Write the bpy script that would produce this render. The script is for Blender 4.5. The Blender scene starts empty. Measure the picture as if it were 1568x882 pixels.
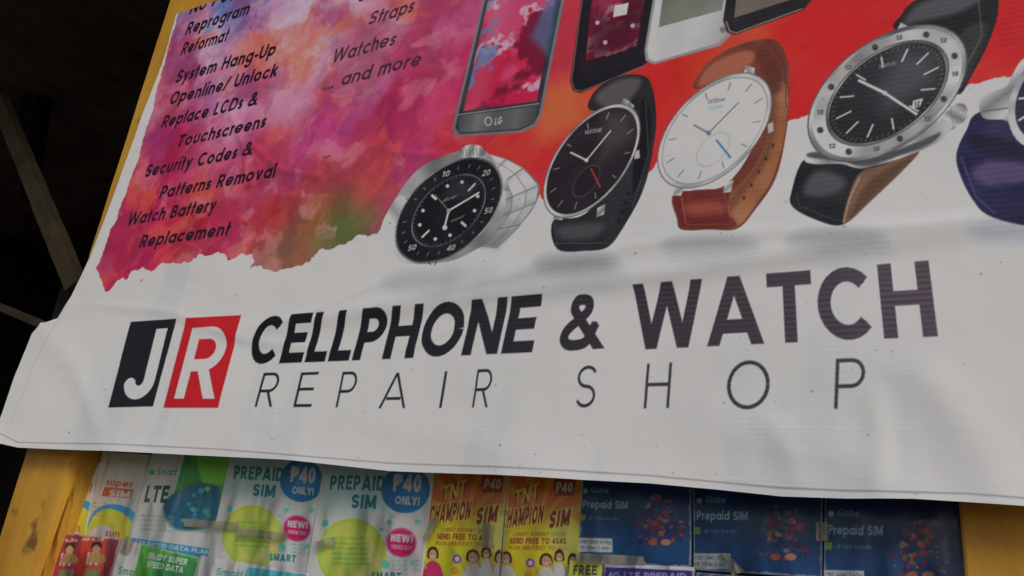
import bpy, math, random
import numpy as np
from mathutils import Matrix, Vector
random.seed(5); rng=np.random.RandomState(7)
K_B=0.60; K_P=0.36
scene=bpy.context.scene
# ---------------------------------------------------------------- camera from image vanishing points, pixel-to-plane projection
PW,PH=1568,882; cx0,cy0=PW/2,PH/2
a=np.array([-1460-cx0,626-cy0]); b=np.array([1200-cx0,-2900-cy0])
F=math.sqrt(-(a@b))
Xc=np.array([-a[0],a[1],F]); Xc/=np.linalg.norm(Xc)
Zc=np.array([b[0],-b[1],-F]); Zc/=np.linalg.norm(Zc)
Yc=np.cross(Zc,Xc); M=np.array([Xc,Yc,Zc])
fw=M@np.array([0,0,-1.0]); HIT=np.array([0,0,2.0]); D=1.0
def setcam(d):
    global CAM; CAM=HIT-d*fw
setcam(1.0)
def U(p,y0=0.0):
    """image pixel, cast through the camera -> (x,z) in metres on the vertical plane y=y0"""
    r=M@np.array([p[0]-cx0,-(p[1]-cy0),-F]); t=(y0-CAM[1])/r[1]
    q=CAM+t*r; return np.array([q[0],q[2]])
D=0.11/np.linalg.norm(U((497,718))-U((662,725))); setcam(D)
def slope(x,y): return (y-626)/(x+1460)
# ---------------------------------------------------------------- helpers
def lin(c):
    c=np.asarray(c,dtype=np.float32)/255.0
    return np.where(c<=.04045,c/12.92,((c+.055)/1.055)**2.4)
_tab=rng.rand(256,256).astype(np.float32)
def vnoise(x,z):
    xi=np.floor(x).astype(np.int32); zi=np.floor(z).astype(np.int32)
    fx=(x-xi).astype(np.float32); fz=(z-zi).astype(np.float32)
    fx=fx*fx*(3-2*fx); fz=fz*fz*(3-2*fz)
    x0=xi&255;x1=(xi+1)&255;z0=zi&255;z1=(zi+1)&255
    return (_tab[x0,z0]*(1-fx)+_tab[x1,z0]*fx)*(1-fz)+(_tab[x0,z1]*(1-fx)+_tab[x1,z1]*fx)*fz
def fbm(x,z,f,seed=0,oct=5):
    s=0;am=1;t=0
    for o in range(oct):
        s=s+am*vnoise(x*f+seed*17.3+o*5.1,z*f+seed*7.7+o*9.3); t+=am; am*=.55; f*=2.05
    return s/t
def sst(e0,e1,v):
    t=np.clip((v-e0)/(e1-e0),0,1); return t*t*(3-2*t)
def arc(cx,cy,rx,ry,a0,a1):
    n=max(4,int(abs(a1-a0)/14)); return [(cx+rx*math.cos(math.radians(a0+(a1-a0)*i/n)),cy+ry*math.sin(math.radians(a0+(a1-a0)*i/n))) for i in range(n+1)]
def cat(pts,closed=True,n=5):
    out=[];N=len(pts);P=[np.array(p,float) for p in pts]
    for i in range(N if closed else N-1):
        if closed: p0,p1,p2,p3=P[i-1],P[i],P[(i+1)%N],P[(i+2)%N]
        else: p0,p1,p2,p3=P[max(i-1,0)],P[i],P[i+1],P[min(i+2,N-1)]
        for k in range(n):
            t=k/n; out.append(tuple(.5*((2*p1)+(p2-p0)*t+(2*p0-5*p1+4*p2-p3)*t*t+(3*p1-p0-3*p2+p3)*t**3)))
    if not closed: out.append(tuple(P[-1]))
    return out
def ext(p,q,k=.15):
    dx,dy=q[0]-p[0],q[1]-p[1]; return [(p[0]-dx*k,p[1]-dy*k),(q[0]+dx*k,q[1]+dy*k)]
def bowl(x0,xr,y0,y1):
    r=(y1-y0)/2; rx=min(r,xr-x0); return [(x0,y1)]+arc(xr-rx,(y0+y1)/2,rx,r,90,-90)+[(x0,y0)]
def glyph(c,w):
    h=w/2;t=1-h;X=.72;r=X/2-h;o=X/2
    st=[(h,0),(h,1)]
    if c=='A': return .95,[ext((h,0),(.475,1)),ext((.95-h,0),(.475,1)),[(.22,.27),(.73,.27)]],1
    if c=='B': return .68,[st,bowl(h,.62-h,.5,t),bowl(h,.68-h,h,.5)],0
    if c=='C': return .86,[arc(.45,.5,.45-h,.5-h,42,318)],0
    if c=='D': return .8,[st,[(h,t)]+arc(.32,.5,.48-h,.5-h,90,-90)+[(h,h)]],0
    if c=='E': return .62,[st,[(h,t),(.62,t)],[(h,.51),(.57,.51)],[(h,h),(.62,h)]],0
    if c=='F': return .58,[st,[(h,t),(.58,t)],[(h,.5),(.53,.5)]],0
    if c=='G': return .92,[arc(.46,.5,.46-h,.5-h,42,345),[(.5,.43),(.92,.43)]],0
    if c=='H': return .74,[st,[(.74-h,0),(.74-h,1)],[(h,.52),(.74-h,.52)]],0
    if c=='I': return w,[st],0
    if c=='J': return .52,[[(.52-h,1),(.52-h,.27)]+arc(.26,.27,.26-h,.27-h,0,-175)],0
    if c=='K': return .7,[st,[(h,.3),(.75,1.08)],[(.27,.58),(.74,-.08)]],1
    if c=='L': return .54,[st,[(h,h),(.54,h)]],0
    if c=='M': return .92,[st,[(.92-h,0),(.92-h,1)],[(h,1.0),(.46,.12)],[(.92-h,1.0),(.46,.12)]],1
    if c=='N': return .76,[st,[(.76-h,0),(.76-h,1)],ext((h,1),(.76-h,0))],2
    if c in 'O0': 
        W=.92 if c=='O' else .62
        return W,[arc(W/2,.5,W/2-h,.5-h,0,360)],0
    if c=='P': return .66,[st,bowl(h,.66-h,.44,t)],0
    if c=='\u20b1': return .78,[[(h+.08,0),(h+.08,1)],bowl(h+.08,.7-h,.44,t),[(0,.83),(.78,.83)],[(0,.66),(.78,.66)]],0
    if c=='R': return .7,[st,bowl(h,.67-h,.46,t),[(.34,.46),(.66-h*.3,-.08)]],1
    if c=='S':
        ry=(1-2*h)/4; return .66,[arc(.33,t-ry,.33-h,ry,25,270)+arc(.33,h+ry,.33-h,ry,90,-155)],0
    if c=='T': return .72,[[(.36,0),(.36,1)],[(0,t),(.72,t)]],0
    if c=='U': return .74,[[(h,1),(h,.36)]+arc(.37,.36,.37-h,.36-h,180,360)+[(.74-h,1)]],0
    if c=='V': return .88,[ext((h,1),(.44,0)),ext((.88-h,1),(.44,0))],1
    if c=='W': return 1.3,[ext((h,1),(.36,0)),ext((.36,0),(.65,1)),ext((.65,1),(.94,0)),ext((.94,0),(1.3-h,1))],1
    if c=='X': return .8,[ext((h,1),(.8-h,0)),ext((h,0),(.8-h,1))],1
    if c=='Y': return .8,[ext((h,1),(.4,.45),.1),ext((.8-h,1),(.4,.45),.1),[(.4,0),(.4,.5)]],1
    if c=='Z': return .7,[[(0,t),(.7,t)],[(0,h),(.7,h)],[(h,h),(.7-h,t)]],0
    if c=='&': return .92,[cat([(1.0,-.1),(.36,.62),(.27,.78),(.33,.92-h*.3),(.45,t),(.58,.86),(.58,.7),(.4,.55),(.16,.38),(h,.22),(.2,h+.02),(.4,h),(.62,.16),(.78,.46)],False,4)],1
    if c=='1': return .4,[[(.3,0),(.3,1)],[(.3,t),(.05,.8)]],0
    if c=='2': return .6,[arc(.3,.72,.3-h,.28-h,160,-20)+[(h,h)],[(0,h),(.6,h)]],0
    if c in '35': return .6,[arc(.26,.3,.34-h,.3-h,110,-140),[(.08,t),(.56,t)],[(.12,t),(.12,.55),(.3,.6)]],0
    if c=='4': return .68,[[(.5,0),(.5,1)],[(.5,.97),(.06,.27),(.68,.27)]],0
    if c in '679': return .6,[arc(.3,.3,.3-h,.3-h,0,360),[(.06,.35),(.4,1)]],0
    if c=='8': return .6,[arc(.3,.27,.3-h,.27-h,0,360),arc(.3,.74,.26-h,.25-h,0,360)],0
    if c=='/': return .45,[ext((0,0),(.45,1),.05)],1
    if c=='.': return w,[[(h,0),(h,w)]],0
    if c=='!': return w,[[(h,0),(h,w)],[(h,.3),(h,1)]],0
    if c=='-': return .35,[[(0,.36),(.35,.36)]],0
    if c==' ': return .34,[],0
    O=arc(o,o,r,r,0,360)
    if c=='a': return X,[O,[(X-h,0),(X-h,X)]],0
    if c=='b': return X,[O,[(h,0),(h,1.02)]],0
    if c=='c': return X*.92,[arc(o,o,r,r,45,315)],0
    if c=='d': return X,[O,[(X-h,0),(X-h,1.02)]],0
    if c=='e': return X,[arc(o,o,r,r,0,325),[(h,o-.02),(X-h,o-.02)]],0
    if c=='f': return .38,[[(.14,0),(.14,.8)]+arc(.32,.8,.18,.2-h*.5,180,90),[(0,X-h),(.36,X-h)]],0
    if c=='g': return X,[O,[(X-h,X),(X-h,-.05)]+arc(o,-.05,r,.24,0,-160)],0
    if c=='h': return .62,[st,[(h,.4)]+arc(.31,.42,.31-h,.3-h,180,0)+[(.62-h,0)]],0
    if c=='i': return w,[[(h,0),(h,X)],[(h,.86),(h,.86+w)]],0
    if c=='k': return .58,[st,[(h,.28),(.52,.7)],[(.24,.42),(.55,0)]],0
    if c=='l': return w,[[(h,0),(h,1.02)]],0
    if c=='m': return .98,[[(h,0),(h,X)]]+[[(x0,.4)]+arc(x0+.245-h*.5,.45,.245-h*.5,.27-h,180,0)+[(x0+.49-h,0)] for x0 in (h,.49)],0
    if c=='n': return .62,[[(h,0),(h,X)],[(h,.4)]+arc(.31,.42,.31-h,.3-h,180,0)+[(.62-h,0)]],0
    if c=='o': return X,[O],0
    if c=='p': return X,[O,[(h,-.3),(h,X)]],0
    if c=='r': return .36,[[(h,0),(h,X)],arc(.34,.4,.34-h,.32-h,180,85)],0
    if c=='s':
        ry=(X-2*h)/4; return .44,[arc(.22,X-h-ry,.22-h,ry,25,270)+arc(.22,h+ry,.22-h,ry,90,-155)],0
    if c=='t': return .36,[[(.17,0),(.17,.98)],[(0,X-h),(.36,X-h)]],0
    if c=='u': return .62,[[(h,X),(h,.3)]+arc(.31,.3,.31-h,.3-h,180,360)+[(.62-h,X)]],0
    if c=='v': return .6,[[(h,X),(.3,0)],[(.6-h,X),(.3,0)]],0
    if c=='w': return .9,[[(h,X),(.25,0),(.45,X),(.65,0),(.9-h,X)]],0
    if c=='y': return .62,[[(h,X),(.33,.02)],[(.62-h,X),(.2,-.3)]],0
    return .5,[[(0,h),(.5,h)]],0

class Painter:
    def __init__(s,X,Z,y0,base,aa=.0009):
        s.X=X.astype(np.float32);s.Z=Z.astype(np.float32);s.y0=y0;s.aa=aa
        s.col=np.empty(X.shape+(3,),np.float32); s.col[:]=np.array(base,np.float32)
        s.r0=Z.min(1);s.r1=Z.max(1);s.c0=X.min(0);s.c1=X.max(0)
    def u(s,p): return U(p,s.y0)
    def win(s,P,m):
        P=np.asarray(P);x0,z0=P.min(0)-m;x1,z1=P.max(0)+m
        r=np.where((s.r1>=z0)&(s.r0<=z1))[0];c=np.where((s.c1>=x0)&(s.c0<=x1))[0]
        if len(r)==0 or len(c)==0: return None
        return (slice(r[0],r[-1]+1),slice(c[0],c[-1]+1))
    def blend(s,sl,al,color):
        if callable(color): color=color(s.X[sl],s.Z[sl])
        al=al[...,None]; s.col[sl]=s.col[sl]*(1-al)+np.asarray(color,np.float32)*al
    def pxm(s,p,w): return np.linalg.norm(s.u((p[0],p[1]-w/2))-s.u((p[0],p[1]+w/2)))
    def poly(s,pts,color,f=None,alpha=1,rough=0,rf=60,seed=1):
        P=[s.u(p) for p in pts]; 
        fe=s.aa if f is None else s.pxm(pts[0],f)
        ro=s.pxm(pts[0],rough) if rough else 0
        sl=s.win(P,fe+ro)
        if sl is None:return
        x=s.X[sl];z=s.Z[sl];d2=np.full(x.shape,1e9,np.float32);ins=np.zeros(x.shape,bool)
        n=len(P)
        for i in range(n):
            ax,az=P[i];bx,bz=P[(i+1)%n];dx,dz=bx-ax,bz-az;L=dx*dx+dz*dz
            if L<1e-14: continue
            t=np.clip(((x-ax)*dx+(z-az)*dz)/L,0,1)
            d2=np.minimum(d2,(x-ax-t*dx)**2+(z-az-t*dz)**2)
            if az!=bz:
                cr=((az>z)!=(bz>z))&(x<(bx-ax)*(z-az)/(bz-az)+ax); ins^=cr
        sd=np.sqrt(d2)*np.where(ins,-1,1)
        if ro: sd=sd+ro*2*(fbm(x,z,rf,seed)-.5)*2
        al=np.clip(.5-sd/fe,0,1)
        if f: al=al*al*(3-2*al)
        s.blend(sl,al*alpha,color)
    def line(s,pts,w,color,alpha=1,f=None):
        P=[s.u(p) for p in pts];wm=s.pxm(pts[0],w);fe=s.aa if f is None else s.pxm(pts[0],f)
        sl=s.win(P,wm+fe)
        if sl is None:return
        x=s.X[sl];z=s.Z[sl];d2=np.full(x.shape,1e9,np.float32)
        for (ax,az),(bx,bz) in zip(P[:-1],P[1:]):
            dx,dz=bx-ax,bz-az;L=dx*dx+dz*dz+1e-14
            t=np.clip(((x-ax)*dx+(z-az)*dz)/L,0,1)
            d2=np.minimum(d2,(x-ax-t*dx)**2+(z-az-t*dz)**2)
        s.blend(sl,np.clip(.5-(np.sqrt(d2)-wm/2)/fe,0,1)*min(1,max(.25,wm/s.aa))*alpha,color)
    def circ(s,c,r,color,**k):
        if np.isscalar(r): r=(r,r)
        s.poly([(c[0]+r[0]*math.cos(i*math.pi/12),c[1]+r[1]*math.sin(i*math.pi/12)) for i in range(24)],color,**k)
    def text(s,tx,BL,BR,h,color,w=.16,lean=.25,sp=.13,alpha=1):
        if np.isscalar(BR): BR=(BR,BL[1]+slope((BL[0]+BR)/2,BL[1])*(BR-BL[0]))
        O=s.u(BL);ex=s.u(BR)-O;ey=s.u((BL[0]+lean*h,BL[1]-h))-O
        gl=[glyph(c,w) for c in tx];tot=sum(g[0] for g in gl)+sp*(len(gl)-1)
        ex=ex/tot;B=np.array([ex,ey]).T;Bi=np.linalg.inv(B);aa=s.aa/np.linalg.norm(ey)
        x0=0
        for W,sts,clip in gl:
            if sts:
                C=[O+B@np.array([x0+p,q]) for p in(-.1,W+.1) for q in(-.36,1.08)]
                sl=s.win(C,.001)
                if sl is not None:
                    X=s.X[sl]-O[0];Z=s.Z[sl]-O[1];lx=Bi[0,0]*X+Bi[0,1]*Z-x0;lz=Bi[1,0]*X+Bi[1,1]*Z
                    dm=np.full(lx.shape,9.,np.float32)
                    for q in sts:
                        m=len(q)-1
                        for i in range(m):
                            (ax,az),(bx,bz)=q[i],q[i+1];dx,dz=bx-ax,bz-az;L=dx*dx+dz*dz+1e-12
                            t=((lx-ax)*dx+(lz-az)*dz)/L;tc=np.clip(t,0,1)
                            d=np.hypot(lx-ax-tc*dx,lz-az-tc*dz)-w/2
                            le=math.sqrt(L)
                            if i==0: d=np.maximum(d,-t*le)
                            if i==m-1: d=np.maximum(d,(t-1)*le)
                            dm=np.minimum(dm,d)
                    if clip: dm=np.maximum(dm,np.maximum(-lz,lz-1))
                    if clip==2: dm=np.maximum(dm,np.maximum(-lx,lx-W))
                    s.blend(sl,np.clip(.5-dm/aa,0,1)*alpha,color)
            x0+=W+sp
# ---------------------------------------------------------------- materials
def new_mat(name):
    m=bpy.data.materials.new(name);m.use_nodes=True;nt=m.node_tree
    return m,nt,nt.nodes['Principled BSDF']
def print_mat(name,rough=.45,weave=False,coat=0,dirt=.06):
    m,nt,p=new_mat(name);N=nt.nodes;Lk=nt.links
    at=N.new('ShaderNodeAttribute');at.attribute_name='Col'
    tc=N.new('ShaderNodeTexCoord')
    no=N.new('ShaderNodeTexNoise');no.inputs['Scale'].default_value=9;no.inputs['Detail'].default_value=8
    Lk.new(tc.outputs['Object'],no.inputs['Vector'])
    mr=N.new('ShaderNodeMapRange');mr.inputs[1].default_value=.3;mr.inputs[2].default_value=.7
    mr.inputs[3].default_value=1-dirt;mr.inputs[4].default_value=1
    Lk.new(no.outputs['Fac'],mr.inputs[0])
    mx=N.new('ShaderNodeVectorMath');mx.operation='SCALE'
    Lk.new(at.outputs['Color'],mx.inputs[0]);Lk.new(mr.outputs[0],mx.inputs['Scale'])
    Lk.new(mx.outputs[0],p.inputs['Base Color'])
    p.inputs['Roughness'].default_value=rough
    if coat: p.inputs['Coat Weight'].default_value=coat;p.inputs['Coat Roughness'].default_value=.12
    if weave:
        p.inputs['Specular IOR Level'].default_value=.3
        last=None
        for ax,sc in (('Z',95),('X',70)):
            wv=N.new('ShaderNodeTexWave');wv.bands_direction=ax;wv.inputs['Scale'].default_value=sc
            wv.inputs['Distortion'].default_value=.9;wv.inputs['Detail'].default_value=1;wv.inputs['Detail Scale'].default_value=.3
            Lk.new(tc.outputs['Object'],wv.inputs['Vector'])
            bp=N.new('ShaderNodeBump');bp.inputs['Strength'].default_value=.06 if ax=='Z' else .04;bp.inputs['Distance'].default_value=.00025
            Lk.new(wv.outputs['Fac'],bp.inputs['Height'])
            if last: Lk.new(last.outputs[0],bp.inputs['Normal'])
            last=bp
        n2=N.new('ShaderNodeTexNoise');n2.inputs['Scale'].default_value=22;n2.inputs['Detail'].default_value=4
        Lk.new(tc.outputs['Object'],n2.inputs['Vector'])
        bp=N.new('ShaderNodeBump');bp.inputs['Strength'].default_value=.18;bp.inputs['Distance'].default_value=.002
        Lk.new(n2.outputs['Fac'],bp.inputs['Height']);Lk.new(last.outputs[0],bp.inputs['Normal'])
        Lk.new(bp.outputs[0],p.inputs['Normal'])
    else:
        n2=N.new('ShaderNodeTexNoise');n2.inputs['Scale'].default_value=35;n2.inputs['Detail'].default_value=2
        Lk.new(tc.outputs['Object'],n2.inputs['Vector'])
        bp=N.new('ShaderNodeBump');bp.inputs['Strength'].default_value=.4;bp.inputs['Distance'].default_value=.003
        Lk.new(n2.outputs['Fac'],bp.inputs['Height']);Lk.new(bp.outputs[0],p.inputs['Normal'])
        if coat: Lk.new(bp.outputs[0],p.inputs['Coat Normal'])
    return m
def rough_mat(name,c1,c2,scale=8,rough=.7,stretch=(1,1,1),bump=.4,spots=None):
    m,nt,p=new_mat(name);N=nt.nodes;Lk=nt.links
    tc=N.new('ShaderNodeTexCoord');mp=N.new('ShaderNodeMapping');mp.inputs['Scale'].default_value=stretch
    Lk.new(tc.outputs['Object'],mp.inputs['Vector'])
    no=N.new('ShaderNodeTexNoise');no.inputs['Scale'].default_value=scale;no.inputs['Detail'].default_value=9;no.inputs['Roughness'].default_value=.65
    Lk.new(mp.outputs[0],no.inputs['Vector'])
    cr=N.new('ShaderNodeValToRGB');cr.color_ramp.elements[0].position=.35;cr.color_ramp.elements[1].position=.65
    cr.color_ramp.elements[0].color=(*lin(c1),1);cr.color_ramp.elements[1].color=(*lin(c2),1)
    Lk.new(no.outputs['Fac'],cr.inputs['Fac']);out=cr.outputs['Color']
    if spots:
        n3=N.new('ShaderNodeTexNoise');n3.inputs['Scale'].default_value=30;n3.inputs['Detail'].default_value=6
        Lk.new(tc.outputs['Object'],n3.inputs['Vector'])
        r3=N.new('ShaderNodeValToRGB');r3.color_ramp.elements[0].position=.6;r3.color_ramp.elements[1].position=.7
        Lk.new(n3.outputs['Fac'],r3.inputs['Fac'])
        mx=N.new('ShaderNodeMixRGB');mx.inputs['Color2'].default_value=(*lin(spots),1)
        Lk.new(r3.outputs['Color'],mx.inputs['Fac']);Lk.new(out,mx.inputs['Color1']);out=mx.outputs[0]
    Lk.new(out,p.inputs['Base Color']);p.inputs['Roughness'].default_value=rough
    bp=N.new('ShaderNodeBump');bp.inputs['Strength'].default_value=bump;bp.inputs['Distance'].default_value=.003
    Lk.new(no.outputs['Fac'],bp.inputs['Height']);Lk.new(bp.outputs[0],p.inputs['Normal'])
    return m
def grid_obj(name,P,col,mat,k,back=None):
    ny,nx,_=P.shape;V=P.reshape(-1,3).astype(np.float32)
    idx=np.arange(ny*nx).reshape(ny,nx)
    Q=np.stack([idx[:-1,:-1],idx[:-1,1:],idx[1:,1:],idx[1:,:-1]],-1).reshape(-1,4)
    C=np.ones((ny*nx,4),np.float32);C[:,:3]=np.clip(lin(np.clip(col.reshape(-1,3),0,255))/k,0,.88)
    if back:
        per=np.concatenate([idx[0,:],idx[1:,-1],idx[-1,-2::-1],idx[-2:0:-1,0]])
        Vb=V[per].copy();Vb[:,1]+=back;nb=len(V);ring=np.arange(len(per))+nb
        V=np.concatenate([V,Vb]);C=np.concatenate([C,C[per]*.8+.15])
        nxt=np.roll(np.arange(len(per)),-1)
        Q=np.concatenate([Q,np.stack([per,ring,ring[nxt],per[nxt]],-1)])
    me=bpy.data.meshes.new(name);me.vertices.add(len(V));me.vertices.foreach_set('co',V.ravel())
    me.loops.add(Q.size);me.loops.foreach_set('vertex_index',Q.ravel().astype(np.int32))
    me.polygons.add(len(Q));me.polygons.foreach_set('loop_start',np.arange(0,Q.size,4,dtype=np.int32))
    try: me.polygons.foreach_set('loop_total',np.full(len(Q),4,np.int32))
    except Exception: pass
    me.update(calc_edges=True);me.polygons.foreach_set('use_smooth',np.ones(len(Q),bool))
    at=me.color_attributes.new('Col','FLOAT_COLOR','POINT');at.data.foreach_set('color',C.ravel())
    me.materials.append(mat);o=bpy.data.objects.new(name,me);scene.collection.objects.link(o);return o
def prism(name,quad,yf,yb,mat,sub=24,wob=.0015):
    """beam: quad = 4 (x,z) corners TL,TR,BR,BL; from y=yf back to y=yb, with bevel and slight waviness"""
    import bmesh
    bm=bmesh.new();Q=[np.array(q) for q in quad];rings=[]
    for i in range(sub+1):
        t=i/sub;l=Q[0]*(1-t)+Q[3]*t;r=Q[1]*(1-t)+Q[2]*t
        w=(random.random()-.5)*wob*2;w2=(random.random()-.5)*wob*2
        rings.append([bm.verts.new(v) for v in ((l[0]+w,yf,l[1]),(r[0]+w2,yf,r[1]),(r[0]+w2,yb,r[1]),(l[0]+w,yb,l[1]))])
    for A,B in zip(rings[:-1],rings[1:]):
        for j in range(4): bm.faces.new((A[j],A[(j+1)%4],B[(j+1)%4],B[j]))
    bm.faces.new(rings[0][::-1]);bm.faces.new(rings[-1])
    bmesh.ops.recalc_face_normals(bm,faces=bm.faces)
    me=bpy.data.meshes.new(name);bm.to_mesh(me);bm.free();me.materials.append(mat)
    o=bpy.data.objects.new(name,me);scene.collection.objects.link(o)
    bv=o.modifiers.new('bev','BEVEL');bv.width=.002;bv.segments=2;bv.limit_method='ANGLE';return o
# ---------------------------------------------------------------- banner grid
Lp=np.array([U(p) for p in [(324,-130),(280,0),(252,100),(222,180),(180,300),(142,400),(116,456),(96,490),(70,500),(57,514),(32,582),(5,668)]])[::-1]
Bp=np.array([U(p) for p in [(4,668),(14,682),(40,688),(180,693),(340,700),(440,705),(600,722),(760,728),(900,737),(1000,742),(1100,751),(1200,762),(1300,766),(1400,767),(1480,772),(1568,778),(1760,790)]])
XR=U((1690,400))[0];ztop=U((600,-90))[1]
NX,NY=1560,930
uu=np.linspace(0,1,NX);uu=uu+.3*uu*(1-uu);vv=np.linspace(0,1,NY)
z=np.repeat((Bp[:,1].mean()+(ztop-Bp[:,1].mean())*vv)[:,None],NX,1)
for _ in range(5):
    L=np.interp(z,Lp[:,1],Lp[:,0]);x=L+(XR-L)*uu[None,:]
    zb=np.interp(x,Bp[:,0],Bp[:,1]);z=zb+(ztop-zb)*vv[:,None]
P=Painter(x,z,0,(196,198,202))
# -------- water-colour artwork
ctrl=[((290,10),(50,112,158)),((345,5),(90,120,180)),((400,20),(120,100,165)),((500,20),(175,160,185)),((600,20),(185,125,160)),((690,10),(182,85,130)),
((440,60),(200,165,185)),((300,90),(150,95,145)),((420,115),(206,178,192)),((550,110),(186,115,150)),((640,70),(190,90,135)),((700,110),(175,38,85)),((270,150),(180,100,135)),
((370,130),(195,155,175)),((350,195),(195,100,145)),((450,165),(196,125,155)),((500,205),(185,62,125)),((600,190),(186,58,115)),((260,230),(180,28,80)),((400,250),(172,48,78)),
((500,270),(162,56,70)),((590,270),(200,90,80)),((610,300),(200,105,76)),((560,322),(112,104,60)),((500,332),(116,78,50)),((450,385),(116,74,54)),((540,350),(70,104,48)),((510,370),(78,96,50)),((420,330),(160,42,46)),((300,330),(168,30,56)),
((220,370),(174,26,82)),((175,420),(188,30,80)),((330,370),(170,42,80)),((700,225),(196,42,56)),((630,235),(190,54,105)),((800,220),(196,38,40)),((850,175),(205,95,52)),
((870,80),(180,46,60)),((840,260),(192,38,38)),((1000,130),(196,30,28)),((1010,240),(194,38,40)),((1080,110),(200,52,32)),((1170,60),(196,66,40)),((1230,30),(194,22,22)),((1300,60),(196,24,24)),((1230,140),(196,28,26)),((1550,60),(192,26,28)),((1560,-60),(192,26,28)),((700,-80),(190,90,140)),((350,-90),(80,120,190)),((180,300),(178,50,100))]
def watercolor(X,Z):
    wx=X+.05*(fbm(X,Z,14,1)-.5)+.012*(fbm(X,Z,45,2)-.5);wz=Z+.05*(fbm(X,Z,14,3)-.5)+.012*(fbm(X,Z,45,4)-.5)
    num=np.zeros(X.shape+(3,),np.float32);den=np.zeros(X.shape,np.float32)
    for p,c in ctrl:
        q=U(p);w=1/((wx-q[0])**2+(wz-q[1])**2+4e-4)**2;den+=w;num+=w[...,None]*np.array(c,np.float32)
    c=num/den[...,None]
    xr=U((800,200))[0];zt_=U((450,170))[1];sw=np.clip((xr-X)/.12,0,1);amt=sw*.88+.12;amp_=sw*.6+.4
    gq=U((520,350));gr=1-.85*np.exp(-((X-gq[0])**2+(Z-gq[1])**2)/.055**2)
    up=np.clip((Z-zt_)/.06+.5,.12,1)
    n=fbm(wx,wz,16,5,6)
    a1=(sst(.44,.70,n)*.6*amt*up)[...,None];c=c*(1-a1)+np.array((214,186,198))*a1
    n2=fbm(wx*1.2,wz,12,8,6);a2=(sst(.46,.70,n2)*.5*amp_*gr)[...,None];c=c*(1-a2)+np.array((132,20,50))*a2
    n3=fbm(wx,wz*1.1,20,11,6);a3=(sst(.50,.72,n3)*.6*amp_*gr)[...,None];c=c*(1-a3)+np.array((218,92,62))*a3
    n6=fbm(wx,wz,13,19,5);a6=(sst(.52,.72,n6)*.5*amt*gr)[...,None];c=c*(1-a6)+np.array((140,50,120))*a6
    n4=fbm(wx,wz,30,14,6);a4=(sst(.56,.72,n4)*.4*amt)[...,None];c=c*(1-a4)+np.array((210,140,155))*a4
    n5=fbm(wx,wz,60,15,4);c=c*(1+.22*(n5-.5)*amp_)[...,None]
    e=np.exp(-((n2-.52)/.006)**2)*.10*amt;c=c*(1-e[...,None])
    return c*(.94+.12*fbm(X,Z,150,9)[...,None])
art=[(292,-128),(284,5),(262,70),(238,170),(212,260),(170,370),(154,412),(163,440),(168,450),(176,446),(186,432),(200,430),(208,418),(226,414),(240,416),(254,404),(280,406),(296,404),(308,391),(326,394),(344,388),(352,398),(362,396),(374,388),(388,390),(390,402),(386,410),(400,409),(410,415),(424,418),(444,412),(462,411),(476,398),(492,386),(510,380),(530,378),(548,364),(582,362),(592,330),(640,270),(700,262),(790,262),(836,305),(900,296),(1000,268),(1030,225),(1100,200),(1200,196),(1262,170),(1340,150),(1440,150),(1500,134),(1568,116),(1750,70),(1750,-300),(292,-300)]
P.poly(art,watercolor,rough=1.7,rf=80)
# softly printed reflections beneath the watches
for c,r,g,al in (((700,440),(120,26),(150,150,155),.4),((650,428),(60,14),(150,150,150),.35),((885,408),(62,17),(105,103,108),.6),((880,425),(90,30),(150,150,155),.4),((1092,378),(70,14),(125,122,124),.5),((1092,392),(80,26),(160,160,165),.4),((1282,372),(72,15),(110,110,118),.55),((1290,388),(90,24),(165,165,170),.4),((1550,360),(70,16),(140,140,160),.5)):
    P.circ(c,r,g,f=40,alpha=al)
# -------- phones
def splash(X,Z):
    n=fbm(X,Z,34,21,6);m=fbm(X,Z,20,24,6);k=fbm(X,Z,16,28,4);c=np.empty(X.shape+(3,));c[:]=(180,30,66)
    for nn,lo,hi,cc,al in ((k,.45,.6,(195,64,104),1),(n,.52,.60,(212,182,202),.8),(m,.61,.66,(70,115,165),.8),(n,.62,.68,(180,24,54),1),(m,.44,.34,(104,14,40),.9)):
        t=(sst(lo,hi,nn) if hi>lo else 1-sst(hi,lo,nn))[...,None]*al;c=c*(1-t)+np.array(cc)*t
    return c
def brushed(base,amp=30,f=60,seed=3):
    b=np.array(base,np.float32)
    return lambda X,Z:b+amp*(fbm(X,Z,f,seed,3)-.5)[...,None]*2
def conic(c,base,amp,ph=0.,tint=(1,1,1.01)):
    C=U(c);tn=np.array(tint)
    def g(X,Z):
        th=np.arctan2(Z-C[1],X-C[0]);v=base+amp*(.5*np.sin(2*th+ph)+.3*np.sin(5*th+ph*2)+.2*np.sin(11*th+ph))+8*(fbm(X,Z,150,2,2)-.5)
        return v[...,None]*tn
    return g
def bands(p0,p1,cols):
    """smooth metal-like gradient from p0 to p1 through grey levels"""
    A=U(p0);B=U(p1);dv=(B-A)/np.dot(B-A,B-A)
    def g(X,Z):
        t=np.clip((X-A[0])*dv[0]+(Z-A[1])*dv[1],0,1);v=np.interp(t,np.linspace(0,1,len(cols)),cols)
        return np.stack([v,v,v*1.015],-1)
    return g
P.poly([(757,-60),(700,175),(694,198),(702,211),(800,206),(824,196),(832,180),(880,-60)],(110,108,115))
P.poly([(761,-60),(704,176),(699,198),(706,207),(798,202),(820,192),(828,178),(875,-60)],brushed((46,44,52),12))
P.poly([(764,-60),(712,172),(825,158),(864,-60)],splash)
P.poly([(850,-20),(862,-20),(842,90),(815,60)],(70,125,170),f=14,alpha=.6)
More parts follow.
